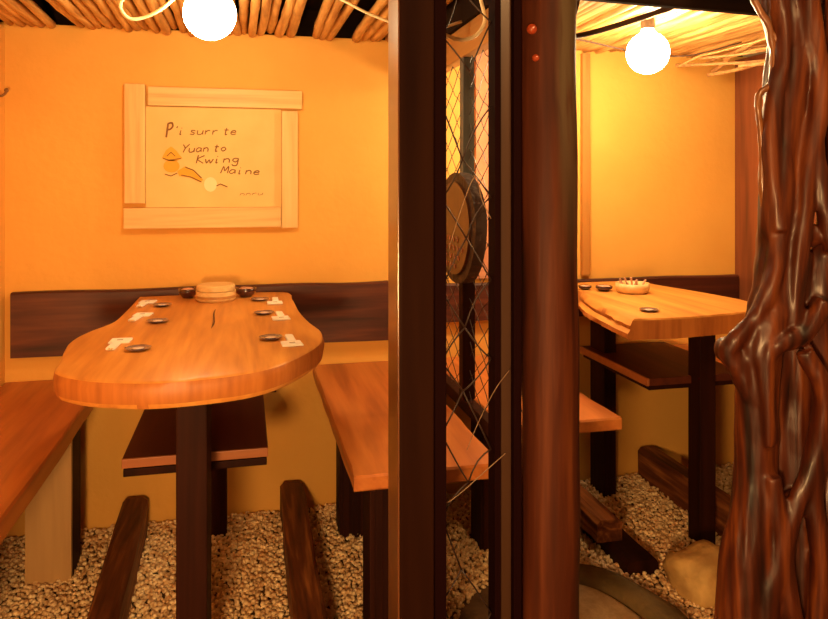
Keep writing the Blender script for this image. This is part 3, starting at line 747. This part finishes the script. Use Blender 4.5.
# ---------------------------------------------------------------- things on the tables
ZT = .780
def saucer():
    t = Thing('saucer', 'small dark saucer', 'saucer', (0, 0, 0))
    bm = NB(); lathe(bm, [(0, .0005), (.018, .0005), (.027, .005), (.0285, .0065), (.026, .0055), (.015, .003), (0, .003)], (0, 0, 0), 28)
    t.part('dish', bm, M['saucer'], smooth=True)
    bm = NB(); lathe(bm, [(0, .0034), (.011, .0034), (.0135, .0045), (.010, .0054), (0, .0060)], (0, 0, 0), 20)
    t.part('centre', bm, M['saucer_c'], smooth=True, label='pale glossy centre')
    return t.o
def chopstick_set():
    K = 1.25
    t = Thing('chopstick_sleeve', 'folded white paper', 'chopstick sleeve', (0, 0, 0))
    bm = NB()   # folded napkin square with a turned corner
    vs = [(-.018, -.019), (.019, -.021), (.021, .016), (.006, .019), (-.017, .018)]
    o = [(a, b) for a, b in vs]
    o = [(a * K, b * K) for a, b in o]; slab(bm, o, [(.0006, 0), (.0035, 0), (.0045, -.002)])
    nap = t.part('napkin', bm, M['napkin'])
    t.sub(nap, 'printed_mark', bx(-.006, .007, -.006, .004, .0044, .0050), M['print'], label='small grey print')
    bm = NB(); slab(bm, [(-.016, -.090), (.003, -.092), (.007, -.020), (-.012, -.019)], [(.0006, 0), (.005, 0), (.006, -.002)])
    t.part('sleeve', bm, M['napkin'])
    bm = NB(); tube(bm, [(-.008, -.104, .0035), (-.005, -.03, .0035)], .002, 6); tube(bm, [(-.003, -.104, .0035), (0, -.03, .0035)], .002, 6)
    t.part('chopsticks', bm, M['tub'])
    return t.o
sc_, ch_ = saucer(), chopstick_set()
first = True
near = ['farthest', 'middle', 'nearest']
rows = [('a', -.300, 2.40, -.247, 2.317), ('b', -.284, 2.165, -.230, 2.047), ('c', -.288, 1.815, -.234, 1.713),
        ('A', .092, 2.29, .047, 2.36), ('B', .098, 2.02, .053, 2.109), ('C', .107, 1.69, .060, 1.763)]
pos = {'a': 'on the side-wall side of the long table, closest to the tub', 'b': 'on the side-wall side of the long table, middle of three', 'c': 'on the side-wall side of the long table, farthest from the tub',
       'A': 'on the post side of the long table, closest to the tub', 'B': 'on the post side of the long table, middle of three', 'C': 'on the post side of the long table, farthest from the tub'}
for i, (k, x, y, sx, sy) in enumerate(rows):
    la = 'white chopstick sleeve ' + pos[k]; lb = 'dark saucer ' + pos[k]
    if i == 0: n_, s_ = ch_, sc_; n_.location = (x, y, ZT); s_.location = (sx, sy, ZT)
    else: n_ = copy_tree(ch_, (x, y, ZT)); s_ = copy_tree(sc_, (sx, sy, ZT))
    n_.rotation_euler.z = R.uniform(-.12, .05) if x < 0 else math.pi + R.uniform(-.05, .12)
    tag(n_, la, 'chopstick sleeve', 'chopstick sleeves on the long table'); tag(s_, lb, 'saucer', 'saucers on the long table')
s_ = copy_tree(sc_, (1.155, 1.90, ZT), 'dark saucer near the front edge of the shorter slab table'); del s_['group']

def tub(c, r, h, label, lid=True):
    t = Thing('wooden_tub', label, 'tub', c)
    bm = NB(); lathe(bm, [(0, 0), (r * .9, 0), (r, h * .12), (r, h * .62), (r * .93, h * .62), (r * .9, h * .1), (0, h * .1)], c, 40)
    t.part('tub_body', bm, M['tub'], angle=35)
    bm = NB(); lathe(bm, [(r * .999, h * .2), (r * 1.03, h * .22), (r * 1.03, h * .34), (r * .999, h * .36)], c, 40)
    t.part('hoop', bm, M['tan_rail'], angle=35)
    if lid:
        bm = NB(); lathe(bm, [(0, h * .60), (r * .9, h * .60), (r * .92, h * .64), (r * .97, h * .66), (r * .97, h * .92), (r * .9, h), (0, h)], c, 40)
        t.part('lid', bm, M['tub'], angle=35)
    return t
tub((-.091, 2.395, ZT), .062, .052, 'pale round wooden lidded tub between two dark bowls on the long table')
def bowl(c, r, h, label, group=None):
    t = Thing('lacquer_bowl', label, 'bowl', c, group)
    bm = NB(); lathe(bm, [(0, 0), (r * .55, 0), (r * .6, h * .1), (r * .95, h * .5), (r, h), (r * .93, h), (r * .86, h * .5), (0, h * .35)], c, 28)
    t.part('bowl_body', bm, M['bowl'], smooth=True)
    bm = NB(); lathe(bm, [(0, h * .36), (r * .84, h * .55), (r * .88, h * .78), (r * .5, h * 1.02), (0, h * 1.08)], c, 20)
    for v in bm.verts: v.co.z += .002 * noise.noise(v.co * 90)
    t.part('contents', bm, M['contents'], smooth=True)
bowl((-.183, 2.47, ZT), .030, .030, 'dark lacquer bowl on the side-wall side of the lidded tub')
bowl((.003, 2.45, ZT), .034, .030, 'dark lacquer bowl on the post side of the lidded tub')
# shallow tub with small shakers on the shorter table
c = (1.297, 2.24, ZT)
t = Thing('wooden_bowl', 'shallow pale wooden bowl holding small skewers on the shorter slab table', 'bowl', c)
bm = NB(); r, h = .058, .034
lathe(bm, [(0, 0), (r * .8, 0), (r * .96, h * .3), (r, h * .6), (r * .97, h), (r * .9, h * .96), (r * .88, h * .4), (0, h * .25)], c, 40)
t.part('bowl_body', bm, M['tub'], smooth=True)
skw = NB(); r2 = random.Random(9)
bm = NB(); tube(bm, [(c[0] - .01, c[1], c[2] + .010), (c[0] - .03, c[1], c[2] + .052)], .0035, 8)
o = tag(link('skewer', bm, M['contents'], (c[0] - .01, c[1], c[2] + .01)), 'short wooden skewer standing in the shallow pale bowl', 'skewer', 'skewers in the shallow pale bowl')
for k in range(6):
    a = k * 1.05; q = o.copy(); COL.objects.link(q); q.location = (c[0] + .028 * math.cos(a), c[1] + .028 * math.sin(a), c[2] + .01)
    q.rotation_euler.z = r2.uniform(0, 6); q.scale.z = r2.uniform(.7, 1)
bowl((1.222, 2.30, ZT), .030, .018, 'dark lacquer dish beside the shallow pale wooden bowl')
bowl((1.172, 2.345, ZT), .024, .014, 'smaller dark lacquer dish near the rim of the shorter slab table')
